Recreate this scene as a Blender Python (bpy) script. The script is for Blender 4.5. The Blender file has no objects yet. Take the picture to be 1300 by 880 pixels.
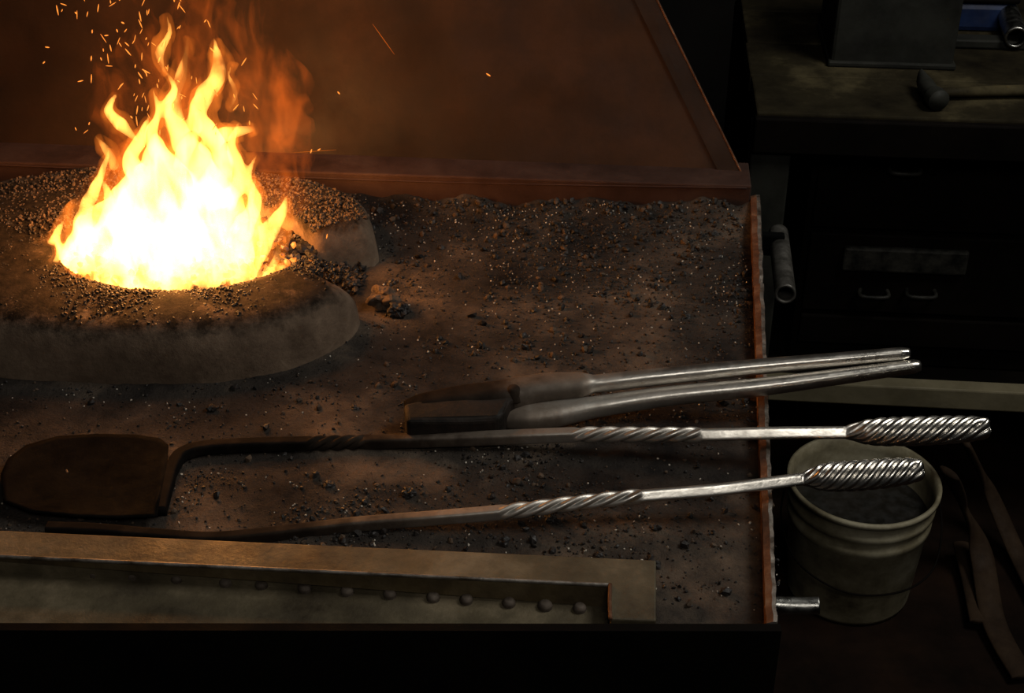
import bpy, math, random
from mathutils import Vector, Euler, noise
random.seed(7)
sc=bpy.context.scene
COL=sc.collection
# ---------------------------------------------------------------- camera
F=1300*50/36
CAM=Vector((0,0,1.58))
ROT=Euler((math.radians(58),0,math.radians(5)))
RM=ROT.to_matrix()
cd=bpy.data.cameras.new('camera'); cd.lens=50; cd.sensor_width=36; cd.clip_start=.02
cam=bpy.data.objects.new('camera',cd); cam.location=CAM; cam.rotation_euler=ROT; COL.objects.link(cam); sc.camera=cam
def ray(px,py): return RM@Vector(((px-650)/F,-(py-440)/F,-1))
# measured photo point -> real position on a horizontal plane of height z / a vertical plane y
def G(px,py,z=.8):
    d=ray(px,py); return CAM+d*((z-CAM.z)/d.z)
def V(px,py,y):
    d=ray(px,py); return CAM+d*(y/d.y)
sc.view_settings.view_transform='Standard'
sc.view_settings.look='None'

# ---------------------------------------------------------------- materials
def newmat(name):
    m=bpy.data.materials.new(name); m.use_nodes=True
    nt=m.node_tree; b=nt.nodes['Principled BSDF']; return m,nt,b
def ramp(nt,fac,stops):
    r=nt.nodes.new('ShaderNodeValToRGB'); e=r.color_ramp.elements
    while len(e)<len(stops): e.new(.5)
    for i,(p,c) in enumerate(stops):
        e[i].position=p; e[i].color=(*c,1)
    nt.links.new(fac,r.inputs['Fac']); return r.outputs['Color']
def noi(nt,scale,detail=6,rough=.6,dist=0,vec=None):
    n=nt.nodes.new('ShaderNodeTexNoise'); n.inputs['Scale'].default_value=scale
    n.inputs['Detail'].default_value=detail; n.inputs['Roughness'].default_value=rough; n.inputs['Distortion'].default_value=dist
    if vec is None:
        tc=nt.nodes.new('ShaderNodeTexCoord'); vec=tc.outputs['Object']
    nt.links.new(vec,n.inputs['Vector']); return n.outputs['Fac']
def grunge(name,c1,c2,c3=None,scale=12,rough=(.5,.8),metal=0,bump=.3,bscale=150,bdist=.002,spec=.5,k=1):
    c1=tuple(x*k for x in c1); c2=tuple(x*k for x in c2); c3=None if c3 is None else tuple(x*k for x in c3)
    m,nt,b=newmat(name)
    n=noi(nt,scale,8,.65)
    st=[(.36,c1),(.62,c2)] if c3 is None else [(.33,c1),(.52,c2),(.7,c3)]
    nt.links.new(ramp(nt,n,st),b.inputs['Base Color'])
    n2=noi(nt,scale*2.7,5,.6)
    nt.links.new(ramp(nt,n2,[(.35,(rough[0],)*3),(.65,(rough[1],)*3)]),b.inputs['Roughness'])
    b.inputs['Metallic'].default_value=metal
    b.inputs['Specular IOR Level'].default_value=spec
    if bump:
        n3=noi(nt,bscale,6,.7); bp=nt.nodes.new('ShaderNodeBump'); bp.inputs['Strength'].default_value=bump; bp.inputs['Distance'].default_value=bdist
        nt.links.new(n3,bp.inputs['Height']); nt.links.new(bp.outputs['Normal'],b.inputs['Normal'])
    return m
M_table=grunge('sooty_table',(.010,.009,.0088),(.037,.030,.025),(.115,.084,.06),9,(.75,.98),0,1,260,.0035,spec=.04,k=1.15)
M_rust=grunge('rusty_steel',(.05,.022,.012),(.13,.055,.026),(.26,.16,.1),28,(.5,.85),.1,.5,160,spec=.2,k=.7)
M_lip=grunge('lip_steel',(.05,.026,.019),(.085,.045,.034),(.12,.07,.052),14,(.6,.85),.05,.3,120,spec=.12,k=.45)
M_hood=grunge('hood_steel',(.010,.0055,.0028),(.026,.0125,.0052),(.055,.025,.010),4,(.5,.75),0,.25,60,spec=.15,k=.66)
M_flange=grunge('hood_flange_steel',(.015,.009,.006),(.03,.016,.009),(.055,.028,.015),9,(.5,.75),0,.25,60,spec=.15,k=.55)
M_edge=grunge('bright_edge_steel',(.06,.045,.033),(.3,.27,.24),None,45,(.35,.6),.6,.4,200,k=.9)
M_black=grunge('black_painted_steel',(.002,.002,.002),(.004,.0035,.003),None,8,(.7,.95),0,.2,60,spec=.03)
M_scale=grunge('forge_scale',(.0018,.0017,.0016),(.0050,.0042,.0036),None,30,(.8,.98),0,.4,160,spec=.02)
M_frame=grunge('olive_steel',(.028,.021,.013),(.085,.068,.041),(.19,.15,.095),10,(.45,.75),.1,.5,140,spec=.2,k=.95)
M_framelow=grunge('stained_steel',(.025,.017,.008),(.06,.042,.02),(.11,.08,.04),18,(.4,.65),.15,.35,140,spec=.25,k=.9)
M_coal=grunge('coal',(.005,.0045,.0045),(.022,.018,.016),None,90,(.3,.75),0,.6,400,.001,spec=.3)
M_coal2=grunge('cinder_brown',(.035,.024,.017),(.09,.062,.042),None,90,(.6,.85),0,.4,400,.001,spec=.15)
M_coal3=grunge('ash_flake',(.24,.21,.17),(.5,.45,.38),None,90,(.3,.6),0,.2,400,.001)
M_wood=grunge('worn_wood',(.008,.006,.003),(.028,.022,.011),(.1,.08,.04),7,(.7,.95),0,.3,60,spec=.1,k=.8)
M_beam=grunge('pale_wood',(.12,.1,.055),(.2,.17,.1),None,9,(.6,.9),0,.2,60,k=.75)
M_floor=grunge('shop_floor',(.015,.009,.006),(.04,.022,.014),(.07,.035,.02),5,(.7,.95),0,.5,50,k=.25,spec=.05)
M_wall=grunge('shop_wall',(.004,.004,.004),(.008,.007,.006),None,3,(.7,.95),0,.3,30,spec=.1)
M_bucket=grunge('grimy_plastic',(.07,.052,.026),(.30,.26,.165),(.58,.53,.38),9,(.45,.7),0,.1,60,spec=.3,k=.62)
M_grey=grunge('grey_steel_block',(.012,.012,.010),(.026,.026,.021),None,12,(.5,.75),.1,.2,60,spec=.2,k=.9)
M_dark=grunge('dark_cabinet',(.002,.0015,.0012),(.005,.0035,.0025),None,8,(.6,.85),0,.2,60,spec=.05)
M_label=grunge('tin_label',(.005,.005,.004),(.04,.038,.032),None,30,(.4,.7),.2,.2,60,spec=.2)
M_pipe=grunge('socket_steel',(.04,.037,.032),(.12,.112,.1),None,40,(.3,.6),.6,.2,60)
M_leather=grunge('leather',(.04,.024,.015),(.09,.055,.032),None,14,(.6,.9),0,.4,120,k=.4,spec=.1)
M_blue=grunge('blue_plastic',(.01,.03,.12),(.02,.06,.22),None,14,(.4,.6),0,.1,60,k=.35)
M_bright=grunge('bare_steel',(.4,.4,.38),(.65,.64,.6),None,30,(.2,.4),1,.2,150,k=.6)
def claymat():
    m,nt,b=newmat('sooted_fire_clay')
    clay=ramp(nt,noi(nt,14,9,.7),[(.33,(.06,.04,.027)),(.52,(.13,.09,.062)),(.7,(.22,.16,.11))])
    soot=ramp(nt,noi(nt,60,6,.65),[(.35,(.007,.0055,.004)),(.6,(.022,.016,.011))])
    tc=nt.nodes.new('ShaderNodeTexCoord'); sp=nt.nodes.new('ShaderNodeSeparateXYZ'); nt.links.new(tc.outputs['Object'],sp.inputs[0])
    ma=nt.nodes.new('ShaderNodeMath'); ma.operation='MULTIPLY_ADD'; ma.inputs[1].default_value=.06; nt.links.new(noi(nt,35,8,.75),ma.inputs[0]); nt.links.new(sp.outputs['Z'],ma.inputs[2])
    mr=nt.nodes.new('ShaderNodeMapRange'); mr.inputs[1].default_value=.878; mr.inputs[2].default_value=.893; nt.links.new(ma.outputs[0],mr.inputs[0])
    mx=nt.nodes.new('ShaderNodeMix'); mx.data_type='RGBA'; nt.links.new(mr.outputs[0],mx.inputs['Factor']); nt.links.new(clay,mx.inputs['A']); nt.links.new(soot,mx.inputs['B'])
    nt.links.new(mx.outputs['Result'],b.inputs['Base Color']); b.inputs['Roughness'].default_value=.9; b.inputs['Specular IOR Level'].default_value=.08
    bp=nt.nodes.new('ShaderNodeBump'); bp.inputs['Strength'].default_value=.6; bp.inputs['Distance'].default_value=.0025; nt.links.new(noi(nt,180,7,.7),bp.inputs['Height']); nt.links.new(bp.outputs['Normal'],b.inputs['Normal'])
    return m
M_clay=claymat()

def toolmat():
    m,nt,b=newmat('forged_steel')
    at=nt.nodes.new('ShaderNodeAttribute'); at.attribute_name='wear'
    n=noi(nt,45,5,.6)
    add=nt.nodes.new('ShaderNodeMath'); add.operation='MULTIPLY_ADD'; add.inputs[1].default_value=.4; 
    nt.links.new(n,add.inputs[0]); nt.links.new(at.outputs['Fac'],add.inputs[2])
    c=ramp(nt,add.outputs[0],[(.18,(.006,.005,.0045)),(.42,(.03,.021,.015)),(.68,(.18,.145,.115)),(.98,(.64,.61,.56))])
    nt.links.new(c,b.inputs['Base Color'])
    def mrg(a,b2,c2,d):
        mr=nt.nodes.new('ShaderNodeMapRange'); mr.inputs[1].default_value=a; mr.inputs[2].default_value=b2; mr.inputs[3].default_value=c2; mr.inputs[4].default_value=d
        nt.links.new(add.outputs[0],mr.inputs[0]); return mr.outputs[0]
    nt.links.new(mrg(.35,.95,0,1),b.inputs['Metallic'])
    nt.links.new(mrg(.3,1.1,.85,.24),b.inputs['Roughness'])
    nt.links.new(mrg(.3,.7,.02,.5),b.inputs['Specular IOR Level'])
    n3=noi(nt,110,5,.6); bp=nt.nodes.new('ShaderNodeBump'); bp.inputs['Strength'].default_value=.28; bp.inputs['Distance'].default_value=.0013
    nt.links.new(n3,bp.inputs['Height']); nt.links.new(bp.outputs['Normal'],b.inputs['Normal'])
    return m
M_tool=toolmat()

# ---------------------------------------------------------------- mesh helpers
def mk(name,verts,faces,mats,parent=None,smooth=False,fm=None,wear=None):
    me=bpy.data.meshes.new(name); me.from_pydata([tuple(v) for v in verts],[],faces)
    if not isinstance(mats,list): mats=[mats]
    for m in mats: me.materials.append(m)
    if fm: me.polygons.foreach_set('material_index',fm)
    if smooth: me.polygons.foreach_set('use_smooth',[True]*len(faces))
    if wear is not None:
        a=me.attributes.new('wear','FLOAT','POINT'); a.data.foreach_set('value',wear)
    me.update()
    o=bpy.data.objects.new(name,me); COL.objects.link(o)
    if parent: o.parent=parent
    return o
def empty(name):
    o=bpy.data.objects.new(name,None); COL.objects.link(o); return o
def prism(bot,top):
    n=len(bot); v=list(bot)+list(top)
    f=[tuple(reversed(range(n))),tuple(range(n,2*n))]+[(i,(i+1)%n,n+(i+1)%n,n+i) for i in range(n)]
    return v,f
def poly(name,pts,dz,mat,parent=None,bev=.001):
    top=[Vector(p) for p in pts]; bot=[p-Vector((0,0,dz)) for p in top]
    v,f=prism(bot,top); o=mk(name,v,f,mat,parent)
    if bev:
        m=o.modifiers.new('b','BEVEL'); m.width=bev; m.segments=2
    return o
def box(name,c,s,mat,parent=None,bev=.003,rz=0):
    c=Vector(c); x,y,z=[k/2 for k in s]
    b=[(-x,-y,-z),(x,-y,-z),(x,y,-z),(-x,y,-z)]; t=[(a,d,z) for a,d,_ in b]
    v,f=prism(b,t); cr,sr=math.cos(rz),math.sin(rz)
    v=[Vector((p[0]*cr-p[1]*sr,p[0]*sr+p[1]*cr,p[2]))+c for p in v]
    o=mk(name,v,f,mat,parent)
    if bev:
        m=o.modifiers.new('b','BEVEL'); m.width=bev; m.segments=2
    return o
def cr(P,t):
    n=len(P)-1; x=min(max(t,0),1)*n; i=min(int(x),n-1); u=x-i
    p0=P[max(i-1,0)];p1=P[i];p2=P[i+1];p3=P[min(i+2,n)]
    return .5*((2*p1)+(p2-p0)*u+(2*p0-5*p1+4*p2-p3)*u*u+(3*p1-p0-3*p2+p3)*u**3)
def sweep(P,rad,n=80,k=20,sec=None,cap=True):
    P=[Vector(p) for p in P]; vs=[];fs=[];ts=[]
    C=[cr(P,i/(n-1)) for i in range(n)]
    for i,c in enumerate(C):
        t=i/(n-1); tg=(C[min(i+1,n-1)]-C[max(i-1,0)]).normalized()
        up=Vector((0,0,1)) if abs(tg.z)<.9 else Vector((0,1,0))
        s=tg.cross(up).normalized(); u=s.cross(tg)
        a,b=rad(t)
        for j in range(k):
            th=2*math.pi*j/k; m,off=(1,0) if sec is None else sec(t,th)
            vs.append(c+s*(math.cos(th+off)*a*m)+u*(math.sin(th+off)*b*m)); ts.append(t)
    for i in range(n-1):
        for j in range(k):
            fs.append((i*k+j,i*k+(j+1)%k,(i+1)*k+(j+1)%k,(i+1)*k+j))
    if cap:
        fs.append(tuple(reversed(range(k)))); fs.append(tuple((n-1)*k+j for j in range(k)))
    return vs,fs,ts
def sq(th,p=5): return 1/((abs(math.cos(th))**p+abs(math.sin(th))**p)**(1/p))
def lerp(a,b,t): return a+(b-a)*t
def curve_at(tab,t):
    for (t0,v0),(t1,v1) in zip(tab,tab[1:]):
        if t<=t1: return lerp(v0,v1,max(0,(t-t0)/(t1-t0)))
    return tab[-1][1]
def join(parts):
    v=[];f=[];t=[]
    for a,b,c in parts:
        o=len(v); v+=a; f+=[tuple(i+o for i in q) for q in b]; t+=c
    return v,f,t
def ico():
    p=(1+5**.5)/2
    v=[(-1,p,0),(1,p,0),(-1,-p,0),(1,-p,0),(0,-1,p),(0,1,p),(0,-1,-p),(0,1,-p),(p,0,-1),(p,0,1),(-p,0,-1),(-p,0,1)]
    f=[(0,11,5),(0,5,1),(0,1,7),(0,7,10),(0,10,11),(1,5,9),(5,11,4),(11,10,2),(10,7,6),(7,1,8),(3,9,4),(3,4,2),(3,2,6),(3,6,8),(3,8,9),(4,9,5),(2,4,11),(6,2,10),(8,6,7),(9,8,1)]
    return [Vector(q).normalized() for q in v],f
IV,IF=ico()

# ---------------------------------------------------------------- forge hearth
RC=Vector((-.535,1.335)); RA,RB,RN=.272,.199,2.7
FC=Vector((-.470,1.325)); HX,HY=.138,.108
def outer(a):
    c,s=math.cos(a),math.sin(a)
    k=1/((abs(c)/RA)**RN+(abs(s)/RB)**RN)**(1/RN)
    return Vector((RC.x+c*k,RC.y+s*k))
def inner(a): return Vector((FC.x+HX*math.cos(a),FC.y+HY*math.sin(a)))
def ringk(x,y):
    return ((abs(x-RC.x)/RA)**RN+(abs(y-RC.y)/RB)**RN)**(1/RN)
def yback(x): return 1.527+(x+.77)*(1.571-1.527)/(.156+.77)
def height(x,y):
    p=Vector((x,y,0)); h=.0022*(noise.noise(p*14)+.5*noise.noise(p*45)+.45*noise.noise(p*120))
    d=yback(x)-y
    h+=.013*math.exp(-(max(d,0)/.045)**1.3)*(1+.8*noise.noise(p*26)+.3*noise.noise(p*70))
    h+=.004*max(0,noise.noise(Vector((x*6,y*6,3))))
    return .8005+max(h,-.0004)+.001
hearth=empty('forge_hearth')
ZA=.828
e0_,e1_=G(0,791,ZA),G(988,792,ZA)
def yfront(x): return lerp(e0_.y,e1_.y,(x-e0_.x)/(e1_.x-e0_.x))
fr=Vector((e1_.x,e1_.y,.8)); fl2=Vector((-1.15,yfront(-1.15),.8)); br=Vector((.168,1.6,.8)); bl=Vector((-1.15,1.6,.8))
poly('table_plate',[fl2,fr,br,bl],.006,M_table,hearth)
nx,ny=360,250; vs=[];fs=[]
for j in range(ny):
    for i in range(nx):
        v=j/(ny-1); x0=-1.1
        xr=lerp(G(974,789).x,G(955,272).x,v); x=lerp(x0,xr,i/(nx-1))
        y=lerp(yfront(x)+.004,yback(x)+.004,v)
        vs.append((x,y,height(x,y)))
for j in range(ny-1):
    for i in range(nx-1): a=j*nx+i; fs.append((a,a+1,a+nx+1,a+nx))
mk('ash_layer',vs,fs,M_table,hearth,True)
a0=Vector((fl2.x,fl2.y-.008,.794)); a1=Vector((fr.x+.002,fr.y-.008,.794))
def wallquad(name,p,q,z0,z1,th,mat,parent):
    d=(q-p); n=Vector((-d.y,d.x,0)).normalized()*th
    b=[Vector((p.x,p.y,z0)),Vector((q.x,q.y,z0)),Vector((q.x,q.y,z0))+n,Vector((p.x,p.y,z0))+n]
    t=[v+Vector((0,0,z1-z0)) for v in b]; v,f=prism(b,t); return mk(name,v,f,mat,parent)
wallquad('added_front_panel',a0,a1,.1,ZA,.008,M_black,hearth)  # added dark panel, raised to stand in for the black border strip
wallquad('side_apron',a1,Vector((br.x,br.y,0)),.55,.794,.008,M_black,hearth)
for i,(x,y) in enumerate([(-1.1,.86),(.09,.93),(-1.1,1.55),(.12,1.55)]): box('leg_%d'%i,(x,y,.397),(.05,.05,.794),M_black,hearth)
vs=[];fs=[];fm=[];N=160
for i in range(N):
    t=i/(N-1); py=lerp(789,247,t)
    inn=G(lerp(973,953,t),py,.822); out=G(lerp(987,965,t),py,.822)
    w=noise.noise(Vector((t*40,0,0)))*.0012; z=.822+noise.noise(Vector((t*40,3,0)))*.0014
    if abs(t-.545)<.006 or abs(t-.8)<.007: z-=.007
    inn.x+=w*.6; out.x+=w*1.0+noise.noise(Vector((t*70,9,0)))*.0006
    m=inn.lerp(out,.6)
    vs+=[(inn.x+.001,inn.y,.79),(inn.x,inn.y,z-.002),(m.x,inn.y,z),(out.x-.0005,inn.y,z),(out.x,inn.y,z-.002),(out.x,inn.y,.74)]
for i in range(N-1):
    for j in range(5):
        a=i*6+j; fs.append((a,a+1,a+7,a+6)); fm.append([0,0,1,1,1][j])
fs+= [tuple(range(6)),tuple(reversed(range((N-1)*6,N*6)))]; fm+=[1,1]
mk('rim_bar',vs,fs,[M_rust,M_edge],hearth,False,fm)
lt=V(950,236,1.572); ltl=V(0,205,1.531); k=(ltl.z-lt.z)/(ltl.x-lt.x)
zl=lt.z+k*(-1.15-lt.x)
A=Vector((lt.x+.004,1.572,0)); B=Vector((-1.15,1.512,0))
ztR,ztL=lt.z,zl
b=[Vector((B.x,B.y,.79)),Vector((A.x,A.y,.79)),Vector((A.x,1.64,.79)),Vector((B.x,1.58,.79))]
t=[Vector((B.x,B.y,ztL)),Vector((A.x,A.y,ztR)),Vector((A.x,1.64,ztR)),Vector((B.x,1.58,ztL))]
v,f=prism(b,t); o=mk('back_lip',v,f,M_lip,hearth); m=o.modifiers.new('b','BEVEL'); m.width=.002; m.segments=2
v,f,_=sweep([V(948,239,1.571),V(480,229,1.551),V(-150,203,1.515)],lambda t:(.001,.001),40,8)
mk('weld_bead',v,f,M_lip,hearth,True)

# ---------------------------------------------------------------- smoke hood
hood=empty('smoke_hood')
yb,yt=1.608,1.70
R0=V(951,238,yb); R1=V(832,-6,yt); S0=V(921,236,yb); S1=V(803,-6,yt)
ex=(R1-R0)*1.9; R2=R0+ex; es=(S1-S0)*1.9; S2=S0+es
L0=Vector((-1.3,yb-.05,S0.z+.02)); L2=Vector((-1.05,S2.y,S2.z))
def slab(name,p,th,mat,parent):
    q=[Vector(a)+Vector((0,th,0)) for a in p]; v,f=prism(q,p); return mk(name,v,f,mat,parent)
slab('back_panel',[L0,S0,S2,L2],.01,M_hood,hood)
off=Vector((0,-.003,0))
slab('side_flange',[S0+off,R0+off,R2+off,S2+off],.012,M_flange,hood)
v,f,_=sweep([R0+off,(R0+R2)/2+off,R2+off],lambda t:(.0012,.0012),30,8); mk('flange_edge',v,f,M_rust,hood,True)

# ---------------------------------------------------------------- fire pot (clay ring with a gap on the right side)
prof=[(0,0),(.015,.018),(.04,.036),(.08,.049),(.14,.057),(.22,.0615),(.32,.064),(.45,.0655),(.65,.067),(.85,.068),(1,.064),(1.04,.03),(1.04,-.002)]
G0,G1=15,-12
N=240; a0=math.radians(G0); a1=math.radians(360+G1); vs=[];fs=[]
K=len(prof)
for i in range(N):
    a=lerp(a0,a1,i/(N-1)); o=outer(a); inn=inner(a)
    e=min(i,N-1-i)/12; es=math.sqrt(max(0,1-(1-min(e,1))**2)); 
    for u,z in prof:
        w=u
        if e<1: w=lerp(.5,u,.72+.28*es); z=z*(.25+.75*es)
        p=o.lerp(inn,w); nn=noise.noise(Vector((p.x*18,p.y*18,z*20)))
        zz=.8+z*(1+.06*nn); q=p+(p-RC).normalized()*.002*nn
        vs.append((q.x,q.y,zz))
for i in range(N-1):
    for j in range(K-1):
        a=i*K+j; fs.append((a,a+K,a+K+1,a+1))
fs+=[tuple(range(K)),tuple(reversed(range((N-1)*K,N*K)))]
mk('fire_pot',vs,fs,M_clay,None,True)
# ---------------------------------------------------------------- coal scatter
def grains(name,items,mats,parent=None):
    vs=[];fs=[];fm=[]
    for (x,y,z,s,mi) in items:
        o=len(vs); e=Euler((random.random()*6,random.random()*6,random.random()*6)).to_matrix()
        sx,sy,sz=s*random.uniform(.6,1.2),s*random.uniform(.6,1.2),s*random.uniform(.45,.9)
        for v in IV:
            r=random.uniform(.7,1.15); w=e@Vector((v.x*sx*r,v.y*sy*r,v.z*sz*r)); vs.append((x+w.x,y+w.y,z+w.z))
        for q in IF: fs.append(tuple(i+o for i in q)); fm.append(mi)
    return mk(name,vs,fs,mats,parent,False,fm)
items=[]
cnt=0
while cnt<16000:
    x=random.uniform(-1.0,.142); y=random.uniform(.86,1.57)
    if y>yback(x)-.004: continue
    d=yback(x)-y
    cl=noise.noise(Vector((x*9,y*9,1)))+.6*noise.noise(Vector((x*28,y*28,5)))
    w=.12+.9*math.exp(-d/.09)+1.3*max(0,cl)
    if x>-.15: w+=.35*math.exp(-((y-1.36)/.12)**2)
    if y<1.0 and -.25<x<.1: w+=.2
    if random.random()>w or ringk(x,y)<1.0: continue
    s=random.choice([.0007,.0009,.0011,.0014,.0019])*random.uniform(.8,1.35)
    if random.random()<.03+.10*math.exp(-d/.1)+.05*max(0,cl): s=random.uniform(.0025,.0055)
    r=random.random(); pf=.06+.16*max(0,noise.noise(Vector((x*12,y*12,9))))
    mi=2 if r<pf else (1 if r<.3 else 0)
    if mi==2: s=min(s,.0013)
    items.append((x,y,height(x,y)+s*.3,s,mi)); cnt+=1
cnt=0
while cnt<6500:
    a=random.uniform(0,2*math.pi); u=random.random()
    deg=math.degrees(a)
    if deg<G0+1 or deg>359+G1: continue
    front=math.sin(a)<0
    w=.2+.8*u
    if front and random.random()>w**1.2: continue
    p=outer(a).lerp(inner(a),w); z=.8+curve_at(prof[:11],w)
    s=random.uniform(.0008,.0023) if front else random.uniform(.0009,.0028)
    items.append((p.x,p.y,z+s*.1,s,0 if random.random()<(.92 if front else .4) else 1)); cnt+=1  # more brown grains at the back imitate the fire's orange glow there
grains('coal_grains',items,[M_coal,M_coal2,M_coal3])
items=[]
for _ in range(1500):
    a=random.uniform(0,2*math.pi); r=math.sqrt(random.random())
    x=FC.x+HX*1.02*r*math.cos(a); y=FC.y+HY*1.04*r*math.sin(a)
    items.append((x,y,.838+.01*(1-r*r),random.uniform(.004,.010),0))
for _ in range(480):
    x=random.uniform(-.37,-.285); y=random.gauss(1.36,.014)
    t=max(0,(x+.36)/.08); items.append((x,y,lerp(.842,.802,t**.9)+random.uniform(-.004,.001),random.uniform(.0018,.0055),0 if random.random()<.8 else 1))
grains('coal_bed',items,[M_coal,M_coal2,M_coal3])
vs=[];fs=[]
for j in range(20):
    for i in range(40):
        a=2*math.pi*i/40; r=j/19; x=HX*1.06*r*math.cos(a); y=HY*1.06*r*math.sin(a)
        vs.append((FC.x+x,FC.y+y,.840-.02*r**3+.006*noise.noise(Vector((x*50,y*50,0)))))
for j in range(19):
    for i in range(40): fs.append((j*40+i,j*40+(i+1)%40,(j+1)*40+(i+1)%40,(j+1)*40+i))
mk('coal_mound',vs,fs,M_coal,hearth,True)
def lump(name,c,s,mat):
    import bmesh
    bm=bmesh.new(); bmesh.ops.create_icosphere(bm,subdivisions=4,radius=1)
    sd=random.random()*50
    for v in bm.verts:
        n=noise.noise(v.co*1.3+Vector((sd,0,0)))*.55+noise.noise(v.co*4+Vector((sd,0,0)))*.2
        v.co=Vector((v.co.x*s[0],v.co.y*s[1],v.co.z*s[2]))*(1+n)+Vector(c)
    me=bpy.data.meshes.new(name); bm.to_mesh(me); bm.free(); me.materials.append(mat)
    o=bpy.data.objects.new(name,me); COL.objects.link(o); return o
p=G(486,381,.81); lump('coal_lump',(p.x,p.y,.812),(.016,.013,.012),M_coal2)
p=G(506,390,.81); lump('coal_lump',(p.x,p.y,.808),(.011,.01,.009),M_coal)
for px,py,s in [(520,628,.006),(418,618,.005),(345,355,.009),(365,345,.010),(380,352,.008),(640,690,.005),(760,706,.004),(900,572,.004),(905,300,.006),(870,405,.005),(270,520,.005),(450,520,.004),(700,660,.005),(830,720,.005)]:
    z=.84 if px in(345,365,380) else .802
    p=G(px,py,z); lump('coal_lump',(p.x,p.y,z+s*.4),(s,s*.9,s*.7),M_coal2 if s>.0079 else M_coal)

# ---------------------------------------------------------------- twisted tools
def resample(pts):
    P=[Vector(p) for p in pts]
    M=800; S=[cr(P,i/M) for i in range(M+1)]; L=[0]
    for a,b in zip(S,S[1:]): L.append(L[-1]+(b-a).length)
    Lt=L[-1]; Q=[];j=0
    for i in range(61):
        d=Lt*i/60
        while j<M and L[j+1]<d: j+=1
        u=0 if L[min(j+1,M)]==L[j] else (d-L[j])/(L[j+1]-L[j]); Q.append(S[j].lerp(S[min(j+1,M)],min(max(u,0),1)))
    return Q
HPROF=[(0,0),(.06,.25),(.14,.72),(.25,.95),(.45,1),(.7,.95),(.88,.78),(.96,.55),(1,.3)]
def build_rod(pts,bar,tw,handle,wear):
    Q=resample(pts)
    def rad(t):
        r=bar
        for t0,t1,R in handle:
            if t0<=t<=t1: r=lerp(bar*.95,R,curve_at(HPROF,(t-t0)/(t1-t0)))
        if t>.998: r*=.8
        return (r,r)
    def sec(t,th):
        ang=0
        for t0,t1,turns in tw:
            u=min(max((t-t0)/(t1-t0),0),1); ang+=turns*2*math.pi*u
        for t0,t1,R in handle:
            if t0<t<t1:
                u=(t-t0)/(t1-t0); k=min(1,u*10,(1-u)*14)
                ph=u*2*math.pi*1.55
                m=.82+.22*abs(math.sin(3.5*(th)))**.7
                return (lerp(sq(th),m,k),ang+ph)
        for t0,t1,turns in tw:
            if t0<t<t1:
                u=(t-t0)/(t1-t0); k=min(1,u*10,(1-u)*10)
                m=.84+.46*abs(math.cos(2*(th+math.pi/4)))**1.2
                return (lerp(sq(th),m,k),ang)
        return (sq(th),ang)
    v,f,t=sweep(Q,rad,700,84,sec)
    return v,f,[wear(x) for x in t]
rake=empty('fire_rake')
pts=[G(203,650,.808),G(210,622,.808),G(220,592,.808),G(240,573,.808),G(300,566,.808),G(450,562,.808),G(600,557,.812),G(735,552,.819),G(820,552,.824),G(905,552,.829),G(985,550,.834),G(1085,549,.84),G(1170,547,.845),G(1256,543,.85)]
v,f,w=build_rod(pts,.0058,[(.245,.31,1.0),(.545,.69,1.6)],[(.845,1.0,.0130)],lambda t:curve_at([(0,-.05),(.22,0),(.3,.12),(.45,.33),(.53,.6),(.7,.74),(.86,.82),(1,.88)],t))
mk('shank',v,f,M_tool,rake,True,None,w)
bo=[(3,612),(12,592),(35,574),(75,563),(125,560),(175,561),(205,566),(215,574),(213,600),(207,630),(201,664),(150,666),(100,664),(40,658),(6,645)]
c0=G(110,615,.806)
nr=14; vs=[];fs=[]
OB=[G(a,b,.806) for a,b in bo]; m0=len(OB)
for side in (0,1):
    for r in range(nr+1):
        for p in OB:
            q=c0.lerp(p,r/nr); rr=r/nr
            z=.8045+.007*rr**2.2+(.0028 if side==0 else 0)
            vs.append((q.x,q.y,z+.0006*noise.noise(q*30)))
h=(nr+1)*m0
for r in range(nr):
    for i in range(m0):
        j=(i+1)%m0
        fs.append((r*m0+i,(r+1)*m0+i,(r+1)*m0+j,r*m0+j)); fs.append((h+r*m0+i,h+r*m0+j,h+(r+1)*m0+j,h+(r+1)*m0+i))
for i in range(m0):
    j=(i+1)%m0; fs.append((nr*m0+i,h+nr*m0+i,h+nr*m0+j,nr*m0+j))
mk('blade',vs,fs,M_scale,rake,True)
pts=[G(60,672,.808),G(120,674,.808),G(190,680,.808),G(265,685,.808),G(340,679,.808),G(450,666,.809),G(550,658,.811),G(640,650,.815),G(730,639,.82),G(815,630,.825),G(920,621,.831),G(1022,608,.838),G(1100,603,.842),G(1171,596,.846)]
v,f,w=build_rod(pts,.0054,[(.515,.68,1.6)],[(.862,1.0,.0130)],lambda t:curve_at([(0,-.05),(.2,0),(.4,.33),(.52,.62),(.7,.74),(.86,.82),(1,.88)],t))
mk('fire_poker',v,f,M_tool,None,True,None,w)

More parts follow.
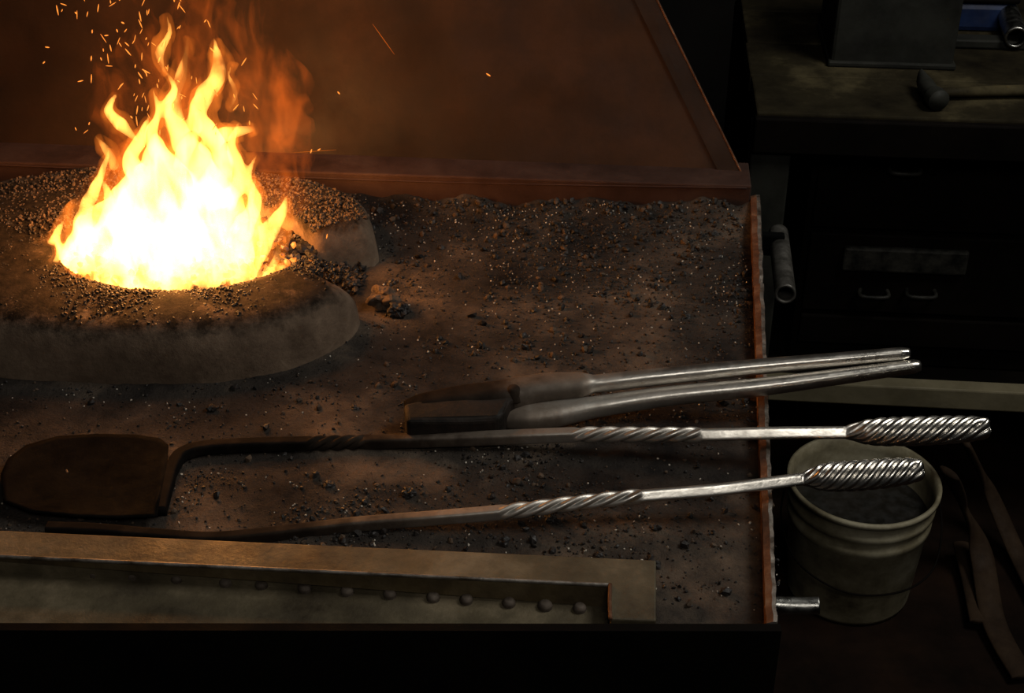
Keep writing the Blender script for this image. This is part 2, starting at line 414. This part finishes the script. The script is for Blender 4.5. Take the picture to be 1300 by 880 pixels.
# ---------------------------------------------------------------- tongs
tongs=empty('blacksmith_tongs')
def blade_sweep(pts,tab,n=90,k=24,p=4,wear=None):
    P=[Vector(a) for a in pts]
    v,f,t=sweep(P,lambda t:curve_at(tab,t),n,k,lambda t,th:(sq(th,p),0))
    return v,f,[wear(x) for x in t]
def tab2(l): return [(a,Vector((b,c))) for a,b,c in l]
P=[G(516,524,.822),G(575,512,.825),G(630,505,.828),G(690,493,.832),G(760,487,.835),G(830,479,.84),G(960,466,.85),G(1060,457,.858),G(1155,448,.865)]
v,f,w=blade_sweep(P,tab2([(0,.010,.010),(.05,.014,.013),(.2,.016,.014),(.3,.016,.013),(.42,.0145,.011),(.46,.0135,.010),(.49,.0080,.0080),(.7,.0073,.0073),(.98,.0056,.0056),(1,.004,.004)]),140,24,3,
  lambda t:curve_at([(0,0),(.25,.12),(.3,.30),(.46,.38),(.49,.66),(1,.88)],t))
mk('back_half',v,f,M_tool,tongs,True,None,w)
P=[G(520,532,.814),G(575,530,.815),G(632,532,.814),G(690,527,.816),G(755,517,.82),G(850,503,.828),G(960,492,.838),G(1060,479,.847),G(1168,464,.856)]
v,f,w=blade_sweep(P,tab2([(0,.012,.011),(.04,.015,.013),(.17,.016,.0135),(.2,.013,.011),(.25,.008,.007),(.33,.014,.011),(.42,.0135,.0105),(.5,.0095,.0092),(.75,.0080,.0080),(.985,.0062,.0062),(1,.0045,.0045)]),140,24,3,
  lambda t:curve_at([(0,0),(.2,.05),(.27,.34),(.4,.52),(.55,.68),(1,.88)],t))
mk('front_half',v,f,M_tool,tongs,True,None,w)
bl_=[G(512,512,.835),G(560,500,.838),G(628,494,.838),G(655,486,.838),G(672,482,.838),G(676,492,.838),G(648,508,.836),G(640,522,.834),G(634,532,.83),G(600,534,.83),G(516,534,.832)]
bt=[Vector((p.x,p.y,.804)) for p in bl_]
M_jaw=grunge('jaw_scale',(.006,.005,.004),(.022,.015,.011),None,25,(.6,.85),.1,.5,150,spec=.2)
v,f=prism(bt,bl_); o=mk('jaws',v,f,M_jaw,tongs,False); m=o.modifiers.new('b','BEVEL'); m.width=.004; m.segments=3
c=G(652,506,.83); v,f,_=sweep([c,c+Vector((0,0,.006)),c+Vector((0,0,.013))],lambda t:(.0095*(1-.5*t*t),.0095*(1-.5*t*t)),10,24); mk('pivot_rivet',v,f,M_tool,tongs,True,None,[.15]*len(v))

# ---------------------------------------------------------------- riveted steel frame on the near edge
frame=empty('riveted_steel_frame')
zt=.826
T=[G(-180,665,zt),G(833,711,zt),G(833,788,zt),G(775,786,zt),G(773,742,zt),G(-180,697,zt)]
poly('top_flange',T,.022,M_frame,frame,.0015)
A0,A1=G(-180,698,zt),G(773,743,zt); B0,B1=G(-180,700,.807),G(773,771,.807)
def rl(px): return lerp(700,771,(px+180)/953)
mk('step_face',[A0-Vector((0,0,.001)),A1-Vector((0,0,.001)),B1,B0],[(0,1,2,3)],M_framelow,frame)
x2,x3=G(773,787,zt).x,G(-180,787,zt).x
poly('lower_plate',[B0+Vector((0,.002,0)),B1+Vector((0,.002,0)),Vector((x2,yfront(x2)+.002,.807)),Vector((x3,yfront(x3)+.002,.807))],.005,M_frame,frame,.0005)
v,f,_=sweep([A0,(A0+A1)/2,A1],lambda t:(.0014,.0018),60,8); mk('lit_edge',v,f,M_edge,frame,True)  # pale rod paints the light caught along the flange edge
C1=G(775,786,zt+.001); v,f,_=sweep([A1+Vector((.001,0,.001)),(A1+C1)/2,C1],lambda t:(.0016,.0016),30,8); mk('rusty_edge',v,f,M_rust,frame,True)
parts=[]
for i,a in enumerate([15,65,120,170,225,287,332,387,441,495,550,592,646,692,736]):
    c=G(a,rl(a)+5,.808); c.z=.8065; R=random.uniform(.0050,.0060)
    d=Vector((0,0,.006))
    vv,ff,tt=sweep([c,c+d*.6,c+d],lambda t:(R*(1-.6*max(0,t-.45)**1.3*1.6),)*2,12,14)
    parts.append((vv,ff,[.28]*len(vv)))
v,f,w=join(parts); mk('rivets',v,f,M_tool,frame,True,None,w)

# ---------------------------------------------------------------- fire
def flame_mat(name,col,strength,lo,hi,scale=20,zs=.35,a=.38,b=.62):
    m=bpy.data.materials.new(name); m.use_nodes=True; nt=m.node_tree; nt.nodes.clear()
    out=nt.nodes.new('ShaderNodeOutputMaterial'); em=nt.nodes.new('ShaderNodeEmission'); em.inputs['Color'].default_value=(*col,1)
    tc=nt.nodes.new('ShaderNodeTexCoord'); mp=nt.nodes.new('ShaderNodeMapping'); mp.inputs['Scale'].default_value=(1,1,zs)
    nt.links.new(tc.outputs['Object'],mp.inputs['Vector'])
    n=noi(nt,scale,3,.55,1.2,mp.outputs['Vector'])
    mr=nt.nodes.new('ShaderNodeMapRange'); mr.inputs[1].default_value=a; mr.inputs[2].default_value=b; mr.inputs[3].default_value=lo*strength; mr.inputs[4].default_value=hi*strength
    nt.links.new(n,mr.inputs[0]); nt.links.new(mr.outputs[0],em.inputs['Strength']); nt.links.new(em.outputs[0],out.inputs['Volume'])
    return m
fire=empty('fire')
MP=.00086
def flames(name,tongues,mat,vox,scale=1,amp=.4,grow=0):
    parts=[]
    for dep,pts in tongues:
        P=[];Rr=[]
        for i,(a,b_,r) in enumerate(pts):
            P.append(V(a,b_,1.315+dep)); Rr.append((r*scale+grow)*MP)
        tab=[(i/(len(Rr)-1),x) for i,x in enumerate(Rr)]
        v,f,t=sweep(P,lambda t:(curve_at(tab,t),curve_at(tab,t)),70,18)
        vv=[]
        for q,tt in zip(v,t):
            r=curve_at(tab,tt); n1=noise.noise_vector(Vector((q.x*38,q.y*38,q.z*18))); n2=noise.noise_vector(Vector((q.x*90,q.y*60,q.z*45+7)))
            n3=noise.noise_vector(Vector((dep*9,q.z*22,3)))
            q=q+Vector((n1.x,n1.y*.5,n1.z))*r*amp+Vector((n2.x,n2.y*.3,n2.z*.6))*min(r,.012)*amp*1.1+Vector((n3.x,0,0))*.006
            vv.append(q)
        parts.append((vv,f,t))
    v,f,_=join(parts); o=mk(name,v,f,mat,fire,True)
    m=o.modifiers.new('r','REMESH'); m.mode='VOXEL'; m.voxel_size=vox
    m=o.modifiers.new('s','SMOOTH'); m.iterations=2; m.factor=.5
    return o
body=[(-.03,[(195,385,95),(196,335,90),(204,290,68),(208,250,48),(206,215,28),(200,190,15),(196,168,3)]),
(-.01,[(105,372,46),(108,335,42),(136,290,32),(158,250,23),(170,225,13),(168,200,3)]),
(-.03,[(288,370,44),(290,335,38),(282,292,31),(268,250,27),(258,215,19),(238,185,15),(224,155,12),(220,130,10),(230,95,7),(236,44,1.2)]),
(.01,[(262,250,24),(277,212,16),(270,178,13),(252,150,12),(260,122,11),(280,92,9),(270,48,1.2)]),
(-.04,[(300,368,26),(312,335,20),(332,306,15),(350,280,9),(361,248,1.2)]),
(-.03,[(320,370,18),(342,352,10),(364,336,2)]),
(-.03,[(78,366,24),(54,350,12),(34,324,1.5)]),
(.02,[(112,330,18),(104,285,12),(118,238,8),(136,188,1.2)]),
(0,[(258,192,11),(288,170,10),(326,163,3)]),
(.02,[(174,180,2),(154,158,9),(138,140,7),(150,118,1.5)]),
(-.02,[(188,232,18),(166,205,11),(178,178,8),(190,146,1.5)]),
(.03,[(286,260,16),(302,220,10),(292,188,7),(304,155,1.2)]),
(-.01,[(88,345,16),(68,310,9),(80,278,1.2)]),
(.0,[(240,170,9),(212,140,8),(222,112,5),(208,84,1)]),
(-.05,[(304,330,12),(326,290,8),(318,255,5),(330,224,1)]),
(-.04,[(126,300,13),(138,262,9),(128,224,1)]),
(.0,[(205,205,11),(192,170,8),(202,142,5),(194,112,1)]),
(.02,[(225,215,14),(238,185,10),(250,160,6),(244,130,1)]),
(.03,[(305,300,16),(325,262,10),(312,228,6),(322,196,1)]),
(-.05,[(335,358,7),(352,325,5),(350,298,1)]),
(-.05,[(56,352,8),(76,325,5),(66,298,1)]),
(-.05,[(150,215,8),(136,190,5),(120,172,1)]),
(.02,[(212,96,1),(206,70,6),(214,44,4),(208,18,1)]),
(.03,[(292,140,1),(300,118,5),(292,96,3),(300,78,1)])]
flames('flame_body',body,flame_mat('flame',(1,.38,.065),220,.08,1.7,30),.0025,.93)
flames('flame_envelope',body,flame_mat('flame_edge',(1,.21,.018),26,.0,1.7,34),.003,1.05,.75,5)
wisp=[(.02,[(200,220,26),(180,160,18),(200,100,14),(186,40,7),(202,-20,1.5)]),
(-.01,[(300,270,16),(345,215,11),(328,160,12),(372,115,8),(352,60,1.5)]),
(.02,[(250,150,26),(290,80,14),(262,20,9),(285,-30,2)]),
(0,[(330,320,12),(366,230,7),(374,165,1.5)]),
(.02,[(120,260,26),(128,190,20),(116,140,13),(130,80,7),(120,40,1.5)]),
(.03,[(180,200,44),(166,120,34),(186,50,28),(176,-30,14)]),
(0.05,[(200,330,110),(212,270,90),(225,200,80),(250,130,68),(262,60,52),(250,0,34),(240,-50,16)]),
(0.05,[(300,250,60),(330,180,60),(345,110,48),(330,50,30),(340,0,10)])]
flames('flame_and_smoke_glow',wisp,flame_mat('wisp_smoke_glow',(1,.16,.012),5.6,0,2.6,30,.45,.5,.76),.0045,1,.8)  # flame wisps; their emission also stands in for smoke haze lit by the fire
parts=[]
def spark(a,b_,l,ang,r,y=1.34):
    c=V(a,b_,y); d=Vector((math.cos(ang),random.uniform(-.4,.4),math.sin(ang)))*l*MP
    v,f,t=sweep([c-d/2,c,c+d/2],lambda t:(r*MP*math.sin(math.pi*(.08+.84*t)),)*2,5,6); parts.append((v,f,t))
for _ in range(110):
    a=random.gauss(190,60); b_=random.uniform(-10,170)
    spark(a,b_,random.uniform(3,12),random.gauss(1.5,.5),random.uniform(.45,.9),1.33+random.uniform(-.06,.08))
for a,b_ in [(430,118),(117,40),(135,45),(60,60),(395,192),(620,95),(405,190),(60,300),(415,300)]: spark(a,b_,random.uniform(3,8),random.uniform(0,3),.8)
v,f,_=join(parts)
def emat(name,c,s):
    m=bpy.data.materials.new(name); m.use_nodes=True; nt=m.node_tree; nt.nodes.clear(); o_=nt.nodes.new('ShaderNodeOutputMaterial'); e_=nt.nodes.new('ShaderNodeEmission'); e_.inputs[0].default_value=(*c,1); e_.inputs[1].default_value=s; nt.links.new(e_.outputs[0],o_.inputs[0]); return m
mk('sparks',v,f,emat('spark',(1,.28,.04),1.4),fire)
parts=[]
spark(487,50,52,-1.1,.5,1.5); spark(400,192,55,-.03,.4,1.5)
v,f,_=join(parts); mk('faint_sparks',v,f,emat('faint_spark',(1,.22,.02),.4),fire)
me_=bpy.data.materials.new('ember'); me_.use_nodes=True; nt=me_.node_tree; b=nt.nodes['Principled BSDF']; b.inputs['Base Color'].default_value=(.02,.01,.008,1)
n=noi(nt,60,4,.6); c=ramp(nt,n,[(.42,(0,0,0)),(.6,(1,.22,.02)),(.75,(1,.6,.15))]); nt.links.new(c,b.inputs['Emission Color']); b.inputs['Emission Strength'].default_value=1.5
items=[]
for _ in range(160):
    a=random.uniform(0,2*math.pi); r=.9*math.sqrt(random.random()); items.append((FC.x+HX*r*math.cos(a),FC.y+HY*r*math.sin(a),.85+.006*(1-r*r),random.uniform(.004,.008),0))
for px,py in [(352,340),(366,334),(345,352),(375,342),(45,335),(60,345),(395,330)]:
    p=G(px,py,.856); items.append((p.x,p.y,p.z,.005,0))
o=grains('embers',items,[me_],fire)

# ---------------------------------------------------------------- workshop behind
def bx(name,x0,x1,y0,y1,z0,z1,mat,parent=None,bev=.003):
    return box(name,((x0+x1)/2,(y0+y1)/2,(z0+z1)/2),(x1-x0,y1-y0,z1-z0),mat,parent,bev)
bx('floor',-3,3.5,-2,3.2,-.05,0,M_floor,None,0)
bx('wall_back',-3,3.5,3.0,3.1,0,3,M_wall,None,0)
bench=empty('workbench')
pt=V(1130,148,2.0); zb=pt.z; xl=V(958,148,2.0).x
for i,(ya,yb_) in enumerate([(2.0,2.148),(2.152,2.30),(2.304,2.46),(2.464,2.62)]): bx('plank_%d'%i,xl+random.uniform(0,.008),1.5,ya,yb_,zb-.03,zb,M_wood,bench)
bx('front_rail',xl,1.5,1.985,2.0,zb-.06,zb-.004,M_dark,bench)
for i,x in enumerate((xl+.03,1.45)):
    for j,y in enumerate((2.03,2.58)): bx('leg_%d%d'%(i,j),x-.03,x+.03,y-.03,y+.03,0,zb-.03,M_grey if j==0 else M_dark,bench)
zs=V(1130,487,2.0).z; zs0=V(1130,512,2.0).z
bx('lower_rail',xl-.05,1.5,1.99,2.02,zs0,zs,M_beam,bench)
bx('lower_shelf',xl,1.5,2.02,2.6,zs0-.01,zs0+.01,M_dark,bench)
cab=empty('drawer_cabinet')
xc0=V(1022,300,2.08).x; xc1=1.4
ztop=zb-.035; 
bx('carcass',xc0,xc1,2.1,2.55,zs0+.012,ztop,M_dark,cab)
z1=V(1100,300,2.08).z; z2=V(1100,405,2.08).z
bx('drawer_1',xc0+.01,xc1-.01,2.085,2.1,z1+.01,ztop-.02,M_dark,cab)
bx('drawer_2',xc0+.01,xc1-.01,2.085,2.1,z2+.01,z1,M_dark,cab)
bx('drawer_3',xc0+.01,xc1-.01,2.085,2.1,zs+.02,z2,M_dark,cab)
a=V(1072,312,2.08);b_=V(1225,348,2.08)
bx('label_strip',a.x,b_.x,2.072,2.085,b_.z,a.z,M_label,cab,.004)
for k_,(px,py) in enumerate([(1110,372),(1170,372),(1150,215)]):
    p=V(px,py,2.075)
    v,f,_=sweep([p+Vector((-.022,.012,0)),p+Vector((-.02,-.006,-.004)),p+Vector((.02,-.006,-.004)),p+Vector((.022,.012,0))],lambda t:(.0035,.0035),24,10); mk('pull_handle_%d'%k_,v,f,M_label,cab,True)
# old hammer lying on the bench front
hm=empty('hammer')
h0=G(1180,118,zb+.012); 
v,f,_=sweep([h0+Vector((.0,0,0)),h0+Vector((.09,.015,0)),h0+Vector((.19,.03,0))],lambda t:(lerp(.008,.011,t),lerp(.007,.009,t)),24,14); mk('handle',v,f,M_wood,hm,True)
v,f,_=sweep([h0+Vector((.006,-.045,.006)),h0+Vector((0,-.02,.006)),h0+Vector((-.004,.015,.006)),h0+Vector((-.008,.045,.006))],lambda t:(curve_at([(0,.016),(.25,.016),(.35,.012),(.65,.013),(1,.005)],t),curve_at([(0,.016),(.25,.016),(.35,.012),(.65,.013),(1,.015)],t)),40,20); mk('head',v,f,M_grey,hm,True)
p0=V(1052,96,2.2); p1=V(1208,96,2.2)
q=empty('steel_swage_block'); 
bx('body',p0.x,p1.x,2.2,2.38,zb,zb+.2,M_grey,q,.006); bx('foot',p0.x-.004,p1.x+.004,2.195,2.385,zb,zb+.01,M_grey,q,.003)
p=G(1240,12,zb+.03); 
q=empty('blue_case'); bx('shell',p.x-.05,p.x+.06,p.y-.03,p.y+.06,zb,zb+.05,M_blue,q,.01); bx('lid',p.x-.052,p.x+.062,p.y-.032,p.y+.062,zb+.05,zb+.06,M_dark,q,.004)
def tube(name,P,r,th,mat,parent=None,n=24,k=24):
    v,f,t=sweep(P,lambda t:(r,r),n,k,None,False); v2,f2,t2=sweep(P,lambda t:(r-th,r-th),n,k,None,False)
    o=len(v); V_=v+v2; Fc=f+[tuple(reversed([i+o for i in q])) for q in f2]
    for j in range(k):
        j2=(j+1)%k; Fc.append((j,o+j,o+j2,j2)); e=(n-1)*k; Fc.append((e+j,e+j2,o+e+j2,o+e+j))
    return mk(name,V_,Fc,mat,parent,True)
tube('steel_pipe',[G(1268,-10,zb+.03),G(1280,18,zb+.03),G(1290,48,zb+.025)],.018,.004,M_bright)
bx('shelf_bar',V(1205,58,2.3).x,1.45,2.3,2.33,zb,zb+.015,M_grey,bench)
tube('pipe_socket',[V(988,296,1.64),V(992,330,1.56),V(997,374,1.47)],.0125,.003,M_pipe,hearth)
e0=V(990,310,1.60); box('pipe_clamp',(e0.x-.025,e0.y,e0.z),(.06,.012,.03),M_black,hearth)
pp=V(990,768,.9)
tube('pipe_stub',[Vector((pp.x-.03,pp.y,pp.z)),Vector((pp.x+.01,pp.y,pp.z)),V(1040,769,.9)],.0072,.002,M_bright,hearth)
BC=Vector((.395,1.824,0)); bk=empty('plastic_bucket')
prof=[(.0,.004),(.094,.004),(.097,.0),(.099,.01),(.109,.15),(.113,.155),(.113,.165),(.110,.168),(.111,.18),(.115,.184),(.115,.192),(.112,.195),(.1135,.212),(.119,.214),(.119,.222),(.113,.222),(.110,.2),(.097,.03),(0,.03)]
vs=[];fs=[];k=64
for r,z in prof:
    for j in range(k):
        a=2*math.pi*j/k; vs.append((BC.x+r*math.cos(a),BC.y+r*math.sin(a),z))
for i in range(len(prof)-1):
    for j in range(k): fs.append((i*k+j,i*k+(j+1)%k,(i+1)*k+(j+1)%k,(i+1)*k+j))
mk('shell',vs,fs,M_bucket,bk,True)
hp=[BC+Vector((.121,0,.19)),BC+Vector((.124,-.04,.15)),BC+Vector((.105,-.09,.115)),BC+Vector((.05,-.125,.1)),BC+Vector((-.03,-.13,.1)),BC+Vector((-.1,-.09,.12)),BC+Vector((-.124,-.03,.155)),BC+Vector((-.121,0,.19))]
v,f,_=sweep(hp,lambda t:(.0016,.0016),60,8); mk('wire_handle',v,f,M_dark,bk,True)
poly('bucket_fill',[BC+Vector((.106*math.cos(2*math.pi*i/48),.106*math.sin(2*math.pi*i/48),.165)) for i in range(48)],.01,grunge('bucket_fill',(.004,.004,.003),(.012,.01,.008),None,20,(.3,.6),0,.2,60),bk,0)  # dark disc filling the bucket below its rim
st=empty('leather_straps')
for i,(pts,w_) in enumerate([([(1205,600,.22),(1222,640,.14),(1245,700,.06),(1262,790,.02),(1300,860,.015)],.02),([(1225,560,.2),(1255,620,.1),(1290,700,.03),(1330,780,.02)],.016),([(1220,690,.03),(1232,740,.02),(1242,790,.02)],.014)]):
    P=[G(a,b_,z) for a,b_,z in pts]; v,f,_=sweep(P,lambda t:(w_,.006),60,14); mk('strap_%d'%i,v,f,M_leather,st,True)

# ---------------------------------------------------------------- lights
def area(name,loc,tgt,sx,sy,e,col):
    l=bpy.data.lights.new(name,'AREA'); l.shape='RECTANGLE'; l.size=sx; l.size_y=sy; l.energy=e; l.color=col
    o=bpy.data.objects.new(name,l); o.location=loc; o.rotation_euler=(Vector(tgt)-Vector(loc)).to_track_quat('-Z','Y').to_euler(); COL.objects.link(o)
def point(name,loc,r,e,col):
    l=bpy.data.lights.new(name,'POINT'); l.shadow_soft_size=r; l.energy=e; l.color=col
    o=bpy.data.objects.new(name,l); o.location=loc; COL.objects.link(o)
area('window_daylight',(1.15,1.35,2.4),(.1,1.1,.8),.9,.6,20,(1,.97,.89))
area('workshop_lamp',(.3,-.7,2.5),(-.1,1.2,.8),.8,.4,9,(1,.95,.86))
point('fire_light',(FC.x,FC.y,.955),.045,5.6,(1,.42,.12))
point('fire_light_top',(FC.x+.03,FC.y,1.08),.03,2.4,(1,.36,.07))
w=bpy.data.worlds.new('world'); sc.world=w; w.use_nodes=True; w.node_tree.nodes['Background'].inputs[0].default_value=(.5,.55,.6,1); w.node_tree.nodes['Background'].inputs[1].default_value=.008
